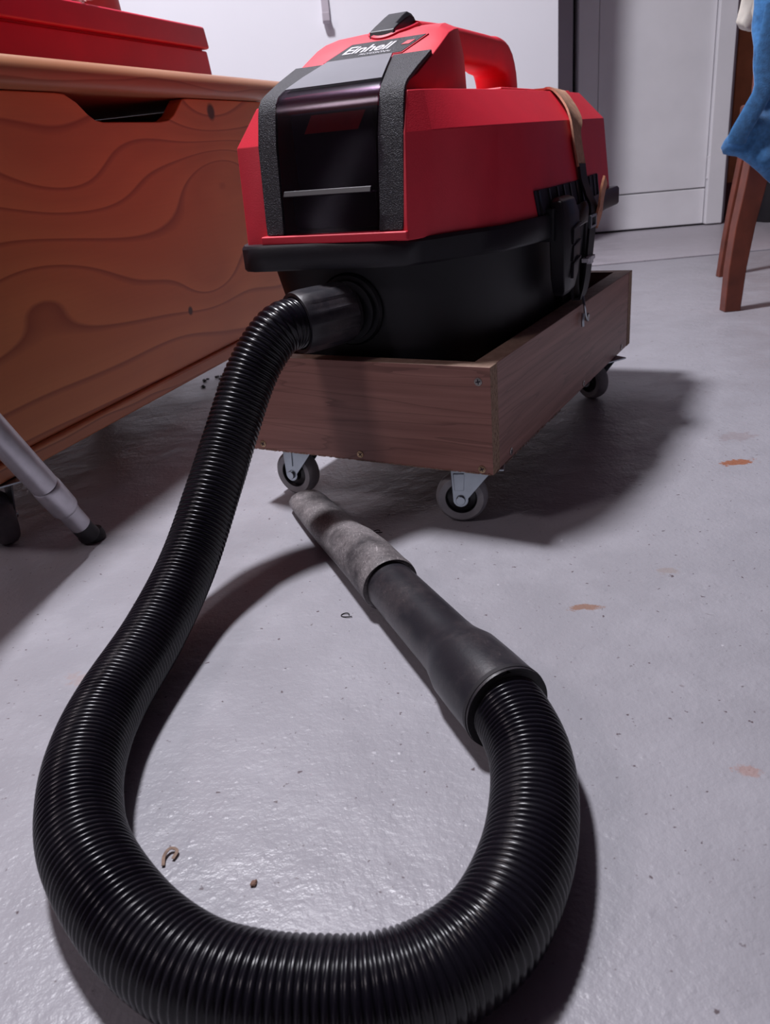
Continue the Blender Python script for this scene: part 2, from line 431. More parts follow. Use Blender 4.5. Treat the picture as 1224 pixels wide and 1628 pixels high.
# ------------------------------------------------------------------ pine chest on castors
def caster(name, parent, loc, rz, r=.025, h=.0598, label=None, tyre='tyre', wide=.018):
    """wheel centre above loc, axle along local X; the king pin sits towards local +Y"""
    t = bpy.data.objects.new(name, None); C.objects.link(t); t.location = loc; t.rotation_euler = (0, 0, rz); t.parent = parent
    k = r / .025; a = wide / 2
    bm = bmesh.new(); lathe(bm, [(r * .62, -a * .9), (r * .86, -a), (r * .96, -a * .72), (r, -a * .3), (r, a * .3), (r * .96, a * .72), (r * .86, a), (r * .62, a * .9)], 48, 0, (0, 0, r), closed_prof=True)
    finish('tyre', bm, M[tyre], t, smooth=35)
    bm = bmesh.new(); lathe(bm, [(r * .30, -a * .95), (r * .34, -a * .7), (r * .55, -a * .55), (r * .60, -a * .88), (r * .64, -a * .9), (r * .64, a * .9), (r * .60, a * .88), (r * .55, a * .55), (r * .34, a * .7), (r * .30, a * .95)], 40, 0, (0, 0, r))
    finish('hub', bm, M['hub'], t, smooth=35)
    f = a + .0022; th = .0016
    bm = bmesh.new()
    y1 = .030 * k; zt = h - .004
    tip = [(.0075 * k * math.cos(R(q)), r + .0075 * k * math.sin(R(q))) for q in range(-170, 11, 20)]
    poly = [(-.0085 * k, zt)] + tip + [(y1, zt - .002), (y1, zt)]
    for sg in (-1, 1): prism(bm, poly, 0, sg * f - th / 2, sg * f + th / 2)
    for sg in (-1, 1): prism(bm, [(-.0062 * k, zt - .003), (-.0055 * k, r + .010 * k), (.0035 * k, r + .010 * k), (.0045 * k, zt - .003)], 0, sg * (f + .0011) - .0009, sg * (f + .0011) + .0009)
    box(bm, -f - th / 2, f + th / 2, -.0085 * k, y1, zt - .001, zt + .0008)
    finish('fork', bm, M['steel'], t, bevel=.0006)
    bm = bmesh.new(); lathe(bm, [(.0042, -f - .0035), (.0046, -f - .003), (.0046, -f - .001), (.003, -f), (.003, f), (.0046, f + .001), (.0046, f + .003), (.0042, f + .0035)], 16, 0, (0, 0, r))
    finish('axle_bolt', bm, M['steel'], t)
    bm = bmesh.new(); box(bm, -.019 * k, .019 * k, -.006 * k, .042 * k, h - .0022, h); lathe(bm, [(.011 * k, zt), (.011 * k, h - .002)], 24, 2, (0, .018 * k, 0))
    finish('mounting_plate', bm, M['steel'], t, bevel=.0006)
    if label: t['label'] = label
    return t
CX = -.603
ang = R(-19.4); ex = Vector((math.cos(ang), math.sin(ang), 0)); ey = Vector((-math.sin(ang), math.cos(ang), 0))
chest = empty('storage_chest', ex * CX + ey * .55, ang, 'large varnished pine chest on castors with cut-out grip, left of the vacuum', 'chest')
L_ = .765; DP = -.42
def grip_panel(x0, x1):
    bm = bmesh.new(); yb, zb, zt = 0, .095, .4245
    prof = [(.258, zt), (.272, zt - .001), (.290, .416), (.305, .405), (.318, .3985), (.332, .3965), (.45, .3965), (.472, .3985), (.489, .405), (.503, .415), (.515, .4235), (.528, zt)]
    low = [(y, zb) for y, z in prof]
    top = [(0, zt)] + prof + [(L_, zt)]; bot = [(0, zb)] + low + [(L_, zb)]
    A = [[bm.verts.new((x, y, z)) for y, z in top] for x in (x0, x1)]; B = [[bm.verts.new((x, y, z)) for y, z in bot] for x in (x0, x1)]
    for i in range(len(top) - 1):
        bm.faces.new((A[1][i], A[1][i + 1], B[1][i + 1], B[1][i])); bm.faces.new((A[0][i + 1], A[0][i], B[0][i], B[0][i + 1]))
        bm.faces.new((A[0][i], A[0][i + 1], A[1][i + 1], A[1][i])); bm.faces.new((B[0][i + 1], B[0][i], B[1][i], B[1][i + 1]))
    bm.faces.new((A[0][0], A[1][0], B[1][0], B[0][0])); bm.faces.new((A[1][-1], A[0][-1], B[0][-1], B[1][-1]))
    return bm
finish('front_panel', grip_panel(-.019, 0), M['pine'], chest, smooth=30, bevel=.0015)
finish('back_panel', nb((DP, DP + .019, 0, L_, .095, .4245)), M['pine'], chest, bevel=.0015)
finish('end_panel', nb((DP + .0192, -.0192, .0, .019, .095, .4245)), M['pine'], chest, bevel=.0015)
finish('end_panel', nb((DP + .0192, -.0192, L_ - .019, L_, .095, .4245)), M['pine'], chest, bevel=.0015)
finish('bottom_board', nb((DP - .006, .007, -.008, L_ - .03, .077, .0947)), M['pine_base'], chest, bevel=.003)
bm = bmesh.new()
zl0, zl1 = .4255, .4535; ro = .014
pl = [(DP - .01, zl0), (.016, zl0), (.0215, zl0 + .0035), (.024, zl0 + .009), (.024, zl1 - .010), (.020, zl1 - .004), (.012, zl1), (DP - .01, zl1)]
# lid outline as loft along its length with rounded far end
lps = []
for y, k in ((-.03, .985), (-.026, 1), (L_ + .052, 1), (L_ + .066, .985), (L_ + .074, .955)):
    lps.append([(x if i in (0, 7) else (x + .02) * k - .02, y if True else 0, zl0 + .014 + (z - zl0 - .014) * (1 if k == 1 else (.82 if k > .96 else .45))) for i, (x, z) in enumerate(pl)])
loft(bm, lps); finish('lid', bm, M['pine_lid'], chest, smooth=40)
cw1 = caster('caster', chest, (-.032, .060, 0), R(-125), .0285, .0765, 'dark grey castor wheel in a thin steel fork', 'tyredark', .021)
for (x, y, a) in ((-.36, .06, 20), (-.36, .66, -30), (-.05, .67, 50)):
    caster('caster', chest, (x, y, 0), R(a), .0285, .0765, None, 'tyredark', .021)

# red plastic case on the chest
case = empty('plastic_case', ex * -.66 + ey * .70 + Vector((0, 0, .4535)), ang, 'bright red plastic case with overhanging lid lying on the pine chest', 'case')
CL = .572
def rbox(x0, x1, y0, y1, z0, z1, drx=0, r=.012):
    bm = bmesh.new(); lp = []
    for z, d in ((z0, drx), (z1, 0)):
        l = []
        for (cx_, cy_, a) in ((x1 - r - d, y1 - r - d, 0), (x0 + r + d, y1 - r - d, 90), (x0 + r + d, y0 + r + d, 180), (x1 - r - d, y0 + r + d, 270)):
            for q in range(0, 91, 18): l.append((cx_ + r * math.cos(R(a + q)), cy_ + r * math.sin(R(a + q)), z))
        lp.append(l)
    loft(bm, lp); return bm
finish('case_body', rbox(-.25, -.001, .0, CL, 0, .044, -.003, .01), M['redcase'], case, bevel=.002)
finish('case_lid', rbox(-.252, .0015, -.004, CL - .002, .0465, .0755, -.003, .012), M['redcase'], case, bevel=.003)
bm = nb((-.245, -.006, .01, CL - .012, .040, .050)); finish('case_seal', bm, M['redcase'], case)
# things lying on the case
t = empty('terracotta_pot', ex * -.76 + ey * 1.075 + Vector((0, 0, .5295)), ang, 'terracotta red tub standing on the red plastic case, top edge of picture', 'tub')
bm = bmesh.new(); loft(bm, [[(x * s, y * s, z) for x, y in sup(.05, .062, 32, .4)] for s, z in ((1.12, 0), (1.0, .09), (1.05, .092), (1.05, .10), (.95, .10), (1.02, .006))]); finish('tub_body', bm, M['terra'], t)
bm = bmesh.new(); random.seed(3)
bmesh.ops.create_icosphere(bm, subdivisions=4, radius=1)
for v in bm.verts:
    c = v.co.copy(); k = 1 + .16 * math.sin(9 * c.x + 4 * c.z) * math.sin(7 * c.y + 2) + .10 * math.sin(21 * c.y + 11 * c.z) + .06 * random.uniform(-1, 1)
    v.co = Vector((c.x * .030 * k, c.y * .030 * k, max(-.026, c.z * .028 * k) + .026))
o = finish('plastic_bag', bm, M['film'], None, smooth=20); o.location = ex * -.69 + ey * .985 + Vector((0, 0, .5295)); tag(o, 'crumpled clear plastic film lying on the red case, top left', 'plastic film')

# silver leg in front of the chest
t = empty('tube_leg', (-.302, .768, 0), 0, 'silver telescopic metal tube leg with black rubber foot, before the pine chest', 'metal tube')
Ldir = (Vector((-.3294, .6933, .1427)) - Vector((-.3019, .7714, .001))).normalized(); L0 = Vector((-.3019 + .302, .7714 - .768, .0))
def lat_dir(prof, n=28):
    bm = bmesh.new(); pts = [L0 + Ldir * s for r, s in prof]; u = Ldir.orthogonal().normalized(); v = Ldir.cross(u)
    loft(bm, [[p + (u * math.cos(2 * math.pi * k / n) + v * math.sin(2 * math.pi * k / n)) * r for k in range(n)] for p, (r, s) in zip(pts, prof)]); return bm
finish('outer_tube', lat_dir([(.0128, .094), (.0133, .0945), (.0133, .62), (.013, .621)]), M['alu'], t)
finish('tube_collar', lat_dir([(.0118, .055), (.0132, .057), (.0137, .060), (.0139, .088), (.0137, .0925), (.0128, .0935)]), M['alu'], t)
finish('inner_tube', lat_dir([(.0098, .028), (.0108, .029), (.0108, .048), (.0112, .050), (.0112, .0555)]), M['alu'], t)
bm = lat_dir([(.0090, .0085), (.0112, .0095), (.0112, .013), (.0103, .015), (.0106, .032), (.0090, .0335)])
lathe(bm, [(.0105, 0.0), (.0115, .001), (.0115, .006), (.009, .012)], 28, 2, (L0.x, L0.y + .003, 0))
finish('rubber_foot', bm, M['rubber'], t)

# ------------------------------------------------------------------ wooden dolly
DA = Vector((.1027, .6986, 0)); da = R(-30.6)
dol = empty('wooden_dolly', DA, da, 'low walnut laminate box on four grey castors carrying the vacuum', 'dolly')
DW, DLn, ZB, ZT = -.2765, .523, .0605, .162
def panel(name, b, chip_axis, mirror=1):
    bm = bmesh.new(); box(bm, *b)
    bmesh.ops.recalc_face_normals(bm, faces=bm.faces[:])
    for f in bm.faces:
        n = f.normal
        if abs(n.z) > .9: f.material_index = 2
        elif abs(n[chip_axis]) > .9: f.material_index = 1
    return finish(name, bm, None, dol, mats=[M['lam'], M['chip'], M['edge']], bevel=.0006)
panel('front_board', (DW, 0, 0, .017, ZB, ZT), 0)
panel('rear_board', (DW, 0, DLn - .017, DLn, ZB, ZT), 0)
panel('side_board', (-.0215, -.0004, .0172, DLn - .0172, ZB + .0003, ZT + .0002), 1)
panel('side_board', (DW + .0004, DW + .0215, .0172, DLn - .0172, ZB + .0003, ZT + .0002), 1)
bm = nb((DW + .0217, -.0217, .0173, DLn - .0173, ZB, .0765)); finish('bottom_board', bm, M['chip'], dol)
# frayed laminate chips along the lower edges
def chips(name, fn, n, seed):
    random.seed(seed); bm = bmesh.new()
    for i in range(n):
        a = random.random(); p, d, out = fn(a); s = random.uniform(.0012, .0034); h = random.uniform(.0006, .0018)
        q = [p - d * s, p + d * s, p + d * s * .3 + Vector((0, 0, h))]
        A = [bm.verts.new(v + out * .0002) for v in q]; B = [bm.verts.new(v + out * .0007) for v in q]
        bm.faces.new(A[::-1]); bm.faces.new(B)
        for k in range(3): bm.faces.new((A[k], A[(k + 1) % 3], B[(k + 1) % 3], B[k]))
    finish(name, bm, M['edge'], dol, smooth=None, kind='stuff')
chips('edge_splinters', lambda a: (Vector((DW * a, 0, ZB)), Vector((1, 0, 0)), Vector((0, -1, 0))), 90, 2)
chips('edge_splinters', lambda a: (Vector((0, .2 * a, ZB + .0002)), Vector((0, 1, 0)), Vector((1, 0, 0))), 36, 4)
def screw(loc, nrm, mat, r=.0036, tilt=0, parent=None):
    bm = bmesh.new(); lathe(bm, [(r * .93, .0003), (r, .0002), (r, -.0006), (r * .4, -.004)], 20)
    arms = []
    for a in (0, math.pi / 2):
        c, s = math.cos(a), math.sin(a)
        for w1, w2 in ((r * .62, r * .13),):
            vs = [bm.verts.new((c * u - s * v, s * u + c * v, .00036)) for u, v in ((-w1, -w2), (w1, -w2), (w1, w2), (-w1, w2))]
            f = bm.faces.new(vs); f.material_index = 1
    o = finish('screw', bm, None, parent or dol, mats=[mat, M['gap']], recalc=False)
    o.location = loc; o.rotation_euler = Vector(nrm).to_track_quat('Z', 'Y').to_euler(); o.rotation_euler.rotate_axis('Z', R(tilt)); return o
for (x, z, mt, tl) in ((-.0117, .1486, 'screw', 10), (-.1416, .0672, 'brass', 40), (-.0112, .0655, 'brass', 25), (-.262, .148, 'screw', 30), (-.262, .067, 'brass', 60)):
    screw((x, -.0003, z), (0, -1, 0), M[mt], .0037, tl)
for (y, z) in ((.0472, .0675), (.2932, .066), (.4763, .0665)): screw((.0000, y, z), (1, 0, 0), M['screw'], .0037, 35)
def dcast(x, y, th): caster('caster', dol, (x, y, 0), R(-(90 + th)) - da, .0255, .0604, 'small grey castor with black hub in a zinc fork')
dcast(-.0435, .0235, 13); dcast(-.2450, .0325, 34); dcast(-.0330, .4500, 60); dcast(-.238, .452, 40)

# ------------------------------------------------------------------ vacuum cleaner
va = R(-27.6); VO = Vector((-.0051, .7972, 0))
vac = empty('vacuum_cleaner', VO + Vector((0, 0, .0768)), va, 'red and black box-shaped vacuum cleaner with smoked cover, strapped onto the dolly', 'vacuum cleaner')
ZV = -.0768
def V(x, y, z): return (x, y, z + ZV)
def plan(right, left, z): return [V(x, y, z) for x, y in right] + [V(x, y, z) for x, y in reversed(left)]
def lerp2(a, b, t): return [(p[0] + (q[0] - p[0]) * t, p[1] + (q[1] - p[1]) * t) for p, q in zip(a, b)]
def scurve(pts, n): return [tuple(p[:2]) for p in crom([(x, y, 0) for x, y in pts], n)[0]]
# black tub
tr = [(0, .0), (.05, .001), (.085, .006), (.108, .022), (.117, .06), (.121, .14), (.1215, .26), (.121, .38), (.119, .48), (.105, .497), (0, .499)]
tl = [(-.04, .0), (-.07, .002), (-.092, .012), (-.102, .035), (-.105, .07), (-.108, .14), (-.108, .26), (-.104, .38), (-.097, .46), (-.086, .49), (-.03, .499)]
tr = [(0, .0), (.04, .001), (.062, .005), (.079, .016), (.092, .034), (.103, .058), (.112, .088), (.1185, .13), (.1215, .19), (.1215, .26), (.1205, .38), (.119, .455), (.115, .485), (.100, .497), (0, .499)]
tl = [(-.04, .0), (-.06, .001), (-.075, .004), (-.088, .012), (-.097, .025), (-.103, .045), (-.106, .08), (-.108, .14), (-.108, .22), (-.107, .30), (-.104, .38), (-.097, .445), (-.090, .478), (-.078, .493), (-.03, .499)]
full_r, full_l = tr, tl
tr = [(x, y * .94) for x, y in tr]; tl = [(x * .88, y * .94) for x, y in tl]     # the part that sits inside the dolly
lo_r = [(x * .97, .004 + y * .965) for x, y in tr]; lo_l = [(x * .93, .004 + y * .965) for x, y in tl]
up_r = [(x * 1.06, -.003 + y * 1.0) for x, y in full_r]; up_l = [(x * 1.12, -.003 + y * 1.0) for x, y in full_l]
bm = bmesh.new()
loft(bm, [plan([(x * .96, .006 + y * .975) for x, y in lo_r], [(x * .96, .006 + y * .975) for x, y in lo_l], .0772), plan(lo_r, lo_l, .084), plan(tr, tl, .165), plan(up_r, up_l, .2555)])
tri_head(bm); finish('tub', bm, M['tub'], vac, smooth=60)
# corner ribs moulded in the tub side
for y0, y1 in ((.262, .275), (.380, .392)):
    bm = bmesh.new(); prism(bm, [(y0, .10 + ZV), (y1, .10 + ZV), (y1, .243 + ZV), (y0, .243 + ZV)], 0, .119, .1285)
    finish('side_rib', bm, M['tub'], vac, bevel=.002)
# rim
rr = [(0, -.025), (.030, -.024), (.058, -.020), (.072, -.010), (.083, .001), (.095, .022), (.108, .040), (.125, .060), (.140, .116), (.147, .168), (.152, .25), (.150, .30), (.145, .36), (.140, .45), (.141, .518), (.06, .520), (0, .520)]
rl = [(-.02, -.027), (-.05, -.031), (-.078, -.0345), (-.093, -.0355), (-.105, -.031), (-.114, -.018), (-.122, .004), (-.130, .04), (-.136, .09), (-.140, .15), (-.142, .22), (-.143, .29), (-.142, .36), (-.140, .43), (-.136, .50), (-.12, .519), (-.06, .520)]
def inset(pts, d, cx=0.0, cy=.25): return [(x - d * (1 if x > 0 else -1) if abs(x) > .04 else x, y + (d if y < cy * .3 else (-d if y > .44 else 0))) for x, y in pts]
bm = bmesh.new()
loft(bm, [plan(inset(rr, .010), inset(rl, .010), .2455), plan(inset(rr, .0015), inset(rl, .0015), .2462), plan(rr, rl, .2485), plan(rr, rl, .2665), plan(inset(rr, .0018), inset(rl, .0018), .2695), plan(inset(rr, .010), inset(rl, .010), .2697)])
tri_head(bm); finish('rim', bm, M['black'], vac, smooth=35)
# red head: lower body in slices, with a channel in front for the battery
def side(pr, pl_, z, dep=.036, fr=-.014, flr=-.010):
    R_ = [(0, dep), (.040, dep), (.0515, dep), (.053, fr), (.0645, fr - .001)] + pr
    L_2 = [(-.020, dep), (-.060, dep), (-.0715, dep), (-.073, flr), (-.0845, flr - .001)] + pl_
    return plan(R_, L_2, z)
baseR = [(.078, .003), (.090, .024), (.104, .043), (.120, .064), (.135, .118), (.142, .17), (.146, .25), (.143, .30), (.140, .36), (.136, .44), (.134, .488), (.10, .496), (0, .497)]
baseL = [(-.105, -.020), (-.118, .0), (-.126, .03), (-.130, .07), (-.133, .12), (-.135, .18), (-.136, .25), (-.136, .30), (-.135, .36), (-.132, .44), (-.128, .488), (-.10, .496), (-.04, .497)]
creR = [(.0835, .0), (.094, .020), (.105, .044), (.114, .082), (.122, .135), (.127, .19), (.1295, .26), (.130, .31), (.130, .36), (.130, .43), (.129, .466), (.10, .474), (0, .475)]
creL = [(-.112, -.006), (-.124, .018), (-.1265, .05), (-.127, .08), (-.128, .13), (-.129, .19), (-.130, .25), (-.130, .31), (-.130, .36), (-.128, .43), (-.126, .466), (-.10, .474), (-.04, .475)]
dekR = [(.073, .012), (.078, .030), (.083, .060), (.088, .095), (.0925, .150), (.0955, .20), (.098, .26), (.099, .31), (.100, .36), (.100, .42), (.098, .462), (.08, .468), (0, .470)]
dekL = [(-.095, .010), (-.101, .030), (-.105, .060), (-.107, .095), (-.108, .150), (-.108, .20), (-.108, .26), (-.108, .31), (-.108, .36), (-.106, .42), (-.100, .462), (-.08, .468), (-.04, .470)]
bm = bmesh.new()
loft(bm, [side(baseR, baseL, .2685, fr=-.022, flr=-.017), side(creR, creL, .3545, fr=-.012, flr=-.010), side(dekR, dekL, .3865, fr=-.001, flr=.001)])
tri_head(bm)
finish('motor_housing', bm, M['red'], vac, smooth=20, bevel=.0008)
finish('cover_sill', nb((-.0855, .0655, -.0265, .0355, .2692 + ZV, .2768 + ZV)), M['red'], vac, bevel=.0015)
# raised deck plates on top
bm = nb((-.092, .088, .178, .300, .382 + ZV, .3895 + ZV), (-.092, .088, .372, .455, .382 + ZV, .3900 + ZV)); finish('top_plate', bm, M['red'], vac, bevel=.002)
# hump with switch and label
bm = bmesh.new(); hc = -.010
def hz(y):
    P_ = [(-.01, .384), (.0, .3885), (.066, .4175), (.110, .4405), (.140, .4485), (.170, .4490), (.2, .447)]
    for (a, b), (c, d) in zip(P_[:-1], P_[1:]):
        if y <= c: return b + (d - b) * (y - a) / (c - a)
    return P_[-1][1]
lps = []
for y, hw, k in ((.006, .0640, 0), (.030, .0715, 0), (.066, .0720, 0), (.088, .0720, .3), (.110, .0715, .6), (.130, .0690, .9), (.148, .0660, 1), (.158, .0620, 1)):
    z = hz(y); e = .0015 + .0045 * k
    pts = [(hw + (.001 if y < .01 else .010 - .004 * k), .378), (hw + .004, z - .018 - .012 * k), (hw - .001, z - e), (hw - .008 - .006 * k, z), (.035, z + .0008), (.012, z + .001)]
    lps.append([V(hc + h_, y, zz) for h_, zz in pts] + [V(hc - h_, y, zz) for h_, zz in reversed(pts)])
loft(bm, lps); finish('top_hump', bm, M['red'], vac, smooth=20, bevel=.0022)
bm = bmesh.new()   # rear fairing where the grip springs from the hump
loft(bm, [[V(hc + a, y, b) for a, b in [(hw_, .384), (hw_ - .003, z1 - .012), (hw_ - .012, z1), (-hw_ + .012, z1), (-hw_ + .003, z1 - .012), (-hw_, .384)]] for y, hw_, z1 in ((.150, .062, .4470), (.170, .052, .4475), (.195, .040, .440))])
finish('hump_fairing', bm, M['red'], vac, smooth=30, bevel=.002)
# grip
pts, _ = crom([V(hc, .160, .4385), V(hc, .24, .4405), V(hc, .33, .4400), V(hc, .400, .4385), V(hc, .436, .4335), V(hc, .453, .418), V(hc, .4585, .40), V(hc, .459, .383)], 34)
bm = bmesh.new(); sweep(bm, pts, lambda i: sup(.0250, .0185 + (.002 if i > 24 else 0), 28, .5)); finish('grip', bm, M['red'], vac, smooth=50)
# rocker switch
bm = bmesh.new(); lathe(bm, [(1, 0), (1, .0022), (.93, .003), (.90, .0018)], 40)
for v in bm.verts:
    yb = .136 + v.co.y * .034; v.co = Vector(V(-.006 + v.co.x * .024, yb, hz(yb) + .0006 + v.co.z))
finish('switch_bezel', bm, M['redcase'], vac, smooth=30)
bm = bmesh.new(); prof = [(.106, .437), (.108, .4455), (.120, .4520), (.136, .4590), (.148, .4635), (.158, .4625), (.166, .4550), (.169, .447)]
loft(bm, [[V(x, y, z if s == 1 or i in (0, 7) else .447 + (z - .447) * s) for i, (y, z) in enumerate(prof)] for x, s in ((-.020, .75), (-.017, 1), (.003, 1), (.006, .75))])
finish('rocker_switch', bm, M['black'], vac, smooth=30, bevel=.001)
# smoked cover
prof = [(-.0230, .2775), (-.0205, .290), (-.0135, .3535), (-.0075, .3790), (-.0050, .3865), (.000, .3925), (.0070, .3965), (.033, .4077), (.0665, .4203)]
def strip(hl, hr, t, off=0.0):
    bm = bmesh.new(); lps = []
    n = len(prof)
    for i, (y, z) in enumerate(prof):
        a = prof[max(0, i - 1)]; b = prof[min(n - 1, i + 1)]; dy, dz = b[0] - a[0], b[1] - a[1]; q = math.hypot(dy, dz); ny, nz = -dz / q, dy / q
        if ny * 0 + (1 if True else 0): pass
        yo, zo = y + ny * off, z + nz * off; yi, zi = yo - ny * t, zo - nz * t
        lps.append([V(hl[i], yo, zo), V(hr[i], yo, zo), V(hr[i], yi, zi), V(hl[i], yi, zi)])
    loft(bm, lps); return bm
cl = [-.0800, -.0815, -.0835, -.0832, -.0830, -.0828, -.0825, -.0822, -.0815]
crr = [.0605, .0615, .0630, .0628, .0626, .0624, .0622, .0615, .0600]
wl = [-.0615, -.062, -.0635, -.0638, -.0638, -.0635, -.062, -.055, -.046]
wr = [.0370, .0375, .0385, .0390, .0390, .0385, .0375, .031, .022]
finish('cover_band', strip(cl, wl, .0035), M['cover'], vac, smooth=50, bevel=.0008)
finish('cover_band', strip(wr, crr, .0035), M['cover'], vac, smooth=50, bevel=.0008)
finish('cover_window', strip([x + .0002 for x in wl], [x - .0002 for x in wr], .0016, .0012), M['window'], vac, smooth=60)
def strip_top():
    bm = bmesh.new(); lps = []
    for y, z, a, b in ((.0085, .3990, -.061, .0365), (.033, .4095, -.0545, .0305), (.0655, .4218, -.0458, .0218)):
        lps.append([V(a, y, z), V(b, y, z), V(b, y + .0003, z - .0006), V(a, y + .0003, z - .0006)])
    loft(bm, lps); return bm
# backing of the window on the sloping top and the cover end
bm = bmesh.new(); loft(bm, [[V(wl[i] - .002, y, z) for y, z in ((prof[i][0] + .002, prof[i][1] - .003), (prof[i][0] + .004, prof[i][1] - .0075))] + [V(wr[i] + .002, y, z) for y, z in ((prof[i][0] + .004, prof[i][1] - .0075), (prof[i][0] + .002, prof[i][1] - .003))] for i in (6, 7, 8)])
finish('cover_backing', bm, M['black'], vac, smooth=30)
finish('top_reflection', strip_top(), M['reflgrey'], vac, smooth=60)  # added plate, its grey stands in for the reflection on the smoked window
bm = bmesh.new(); box(bm, -.058, .032, -.0225, -.0185, .3100 + ZV, .3150 + ZV)
for v in bm.verts: v.co.y += .0025 if v.co.z > .236 else 0
finish('cover_latch_lip', bm, M['black'], vac, bevel=.0009)
bm = bmesh.new(); box(bm, -.056, .031, -.010, .034, .280 + ZV, .3105 + ZV); box(bm, -.054, .030, .000, .034, .3106 + ZV, .378 + ZV)
finish('battery', bm, M['gap'], vac, bevel=.002)
bm = bmesh.new(); prism(bm, [(-.040, .361 + ZV), (.014, .361 + ZV), (.023, .3755 + ZV), (-.031, .3755 + ZV)], 1, -.0012, -.0002); finish('battery_label', bm, M['redglow'], vac)
# label plate with lettering, lying on the slope
slope = math.atan2(.4405 - .4175, .110 - .066)
def onslope(u, v, h=0):  # u across, v up the slope
    y = .071 + v * math.cos(slope) - h * math.sin(slope); z = hz(.071) + .0010 + v * math.sin(slope) + h * math.cos(slope)
    return Vector(V(-.016 + u, y, z))
def slab(poly, h0, h1):
    bm = bmesh.new(); A = [bm.verts.new(onslope(u, v, h0)) for u, v in poly]; B = [bm.verts.new(onslope(u, v, h1)) for u, v in poly]
    bm.faces.new(A[::-1]); bm.faces.new(B); n = len(A)
    for k in range(n): bm.faces.new((A[k], A[(k + 1) % n], B[(k + 1) % n], B[k]))
    return bm
finish('label_border', slab([(-.037, .000), (.045, .000), (.0605, .0325), (-.020, .0325)], -.0008, .0005), M['redcase'], vac)
plate = finish('label_plate', slab([(-.0345, .0012), (.0440, .0012), (.0585, .0313), (-.0185, .0313)], 0, .0009), M['cover'], vac, bevel=.0002)
def text(s, size, u0, v0, mat, shear=.35, name='lettering', ext=.0002, wgt=.0):
    cu = bpy.data.curves.new('t', 'FONT'); cu.body = s; cu.size = size; cu.shear = shear; cu.extrude = ext; cu.offset = wgt; cu.space_character = .98
    ob = bpy.data.objects.new('t', cu); C.objects.link(ob); bpy.context.view_layer.update()
    me = bpy.data.meshes.new_from_object(ob.evaluated_get(bpy.context.evaluated_depsgraph_get())); bpy.data.objects.remove(ob)
    for v in me.vertices: v.co = onslope(u0 + v.co.x, v0 + v.co.y, .0010 + v.co.z)
    me.materials.append(mat); o = bpy.data.objects.new(name, me); C.objects.link(o); o.parent = plate; return o
text('Einhell', .0195, -.0225, .0110, M['white'], wgt=.0004)
text('PROFESSIONAL', .0050, -.0020, .0045, M['white'])
bm = slab([(.0390, .0150), (.0470, .0150), (.0510, .0220), (.0430, .0220)], .0009, .0013); finish('lettering_mark', bm, M['red'], plate)
# side vents and latch
bm = bmesh.new()
def sidex(y, z):
    xb = 0; xc = 0
    for pr_ in (0, 1):
        P_ = (baseR, creR)[pr_]
        val = P_[-4][0]
        for (x0, y0), (x1, y1) in zip(P_[:-2], P_[1:-1]):
            if y0 <= y <= y1: val = x0 + (x1 - x0) * (y - y0) / (y1 - y0)
        if pr_ == 0: xb = val
        else: xc = val
    return xb + (xc - xb) * (z - .2685) / (.3545 - .2685)
ys = [.132 + (.395 - .132) * k / 12 for k in range(13)]
lps = [[V(sidex(y, .2694) + .0012, y, .2694), V(sidex(y, .293) + .0012, y, .293), V(sidex(y, .293) - .004, y, .293), V(sidex(y, .2694) - .004, y, .2694)] for y in ys]
loft(bm, lps); finish('side_vent', bm, M['gap'], vac, smooth=40)
for y in (.139, .165, .190, .212, .235, .262, .290, .315, .340, .365, .388):
    bm = bmesh.new(); loft(bm, [[V(sidex(y, z) + .0028, y - .0022, z), V(sidex(y, z) + .0028, y + .0022, z), V(sidex(y, z), y + .0022, z), V(sidex(y, z), y - .0022, z)] for z in (.2696, .2925)])
    finish('vent_rib', bm, M['black'], vac, smooth=None)
for sg, x0 in ((1, .1485), (-1, -.1435)):
    bm = bmesh.new()
    sec = [(.2830, .0, .168, .206), (.2800, .007, .160, .212), (.2655, .011, .157, .216), (.235, .013, .156, .216), (.205, .011, .160, .215), (.190, .008, .168, .212), (.1835, .003, .176, .206)]
    lps = []
    for z, d, y0, y1 in sec:
        lps.append([V(x0 - sg * .007, y0, z), V(x0 + sg * d * .7, y0, z), V(x0 + sg * d, y0 + .008, z), V(x0 + sg * d, y1 - .008, z), V(x0 + sg * d * .7, y1, z), V(x0 - sg * .007, y1, z)])
    loft(bm, lps); la = finish('latch', bm, M['black'], vac, smooth=40, bevel=.0015)
    for k, z in enumerate((.249, .232, .215)):
        bm = bmesh.new(); prism(bm, [(.170, z - .012 + ZV), (.1725, z - .012 + ZV), (.1745, z + ZV), (.205, z + .0045 + ZV), (.205, z + .007 + ZV), (.1725, z + .0028 + ZV)], 0, x0 + sg * .0115, x0 + sg * .0148)
        finish('grip_ridge', bm, M['black'], la, bevel=.0004)
    bm = nb((x0 - .016 if sg > 0 else x0, x0 - .001 if sg > 0 else x0 + .012, .150, .222, .2425 + ZV, .2745 + ZV)); finish('latch_mount', bm, M['tub'], vac, bevel=.001)
# hose port on the tub front
PX, PZ = -.010, .205
bm = bmesh.new(); lathe(bm, [(.0345, .004), (.0345, -.004), (.0325, -.0065), (.0285, -.0065), (.0285, -.012)], 40, 1, V(PX, 0, PZ)); finish('hose_port', bm, M['tub'], vac, smooth=35)

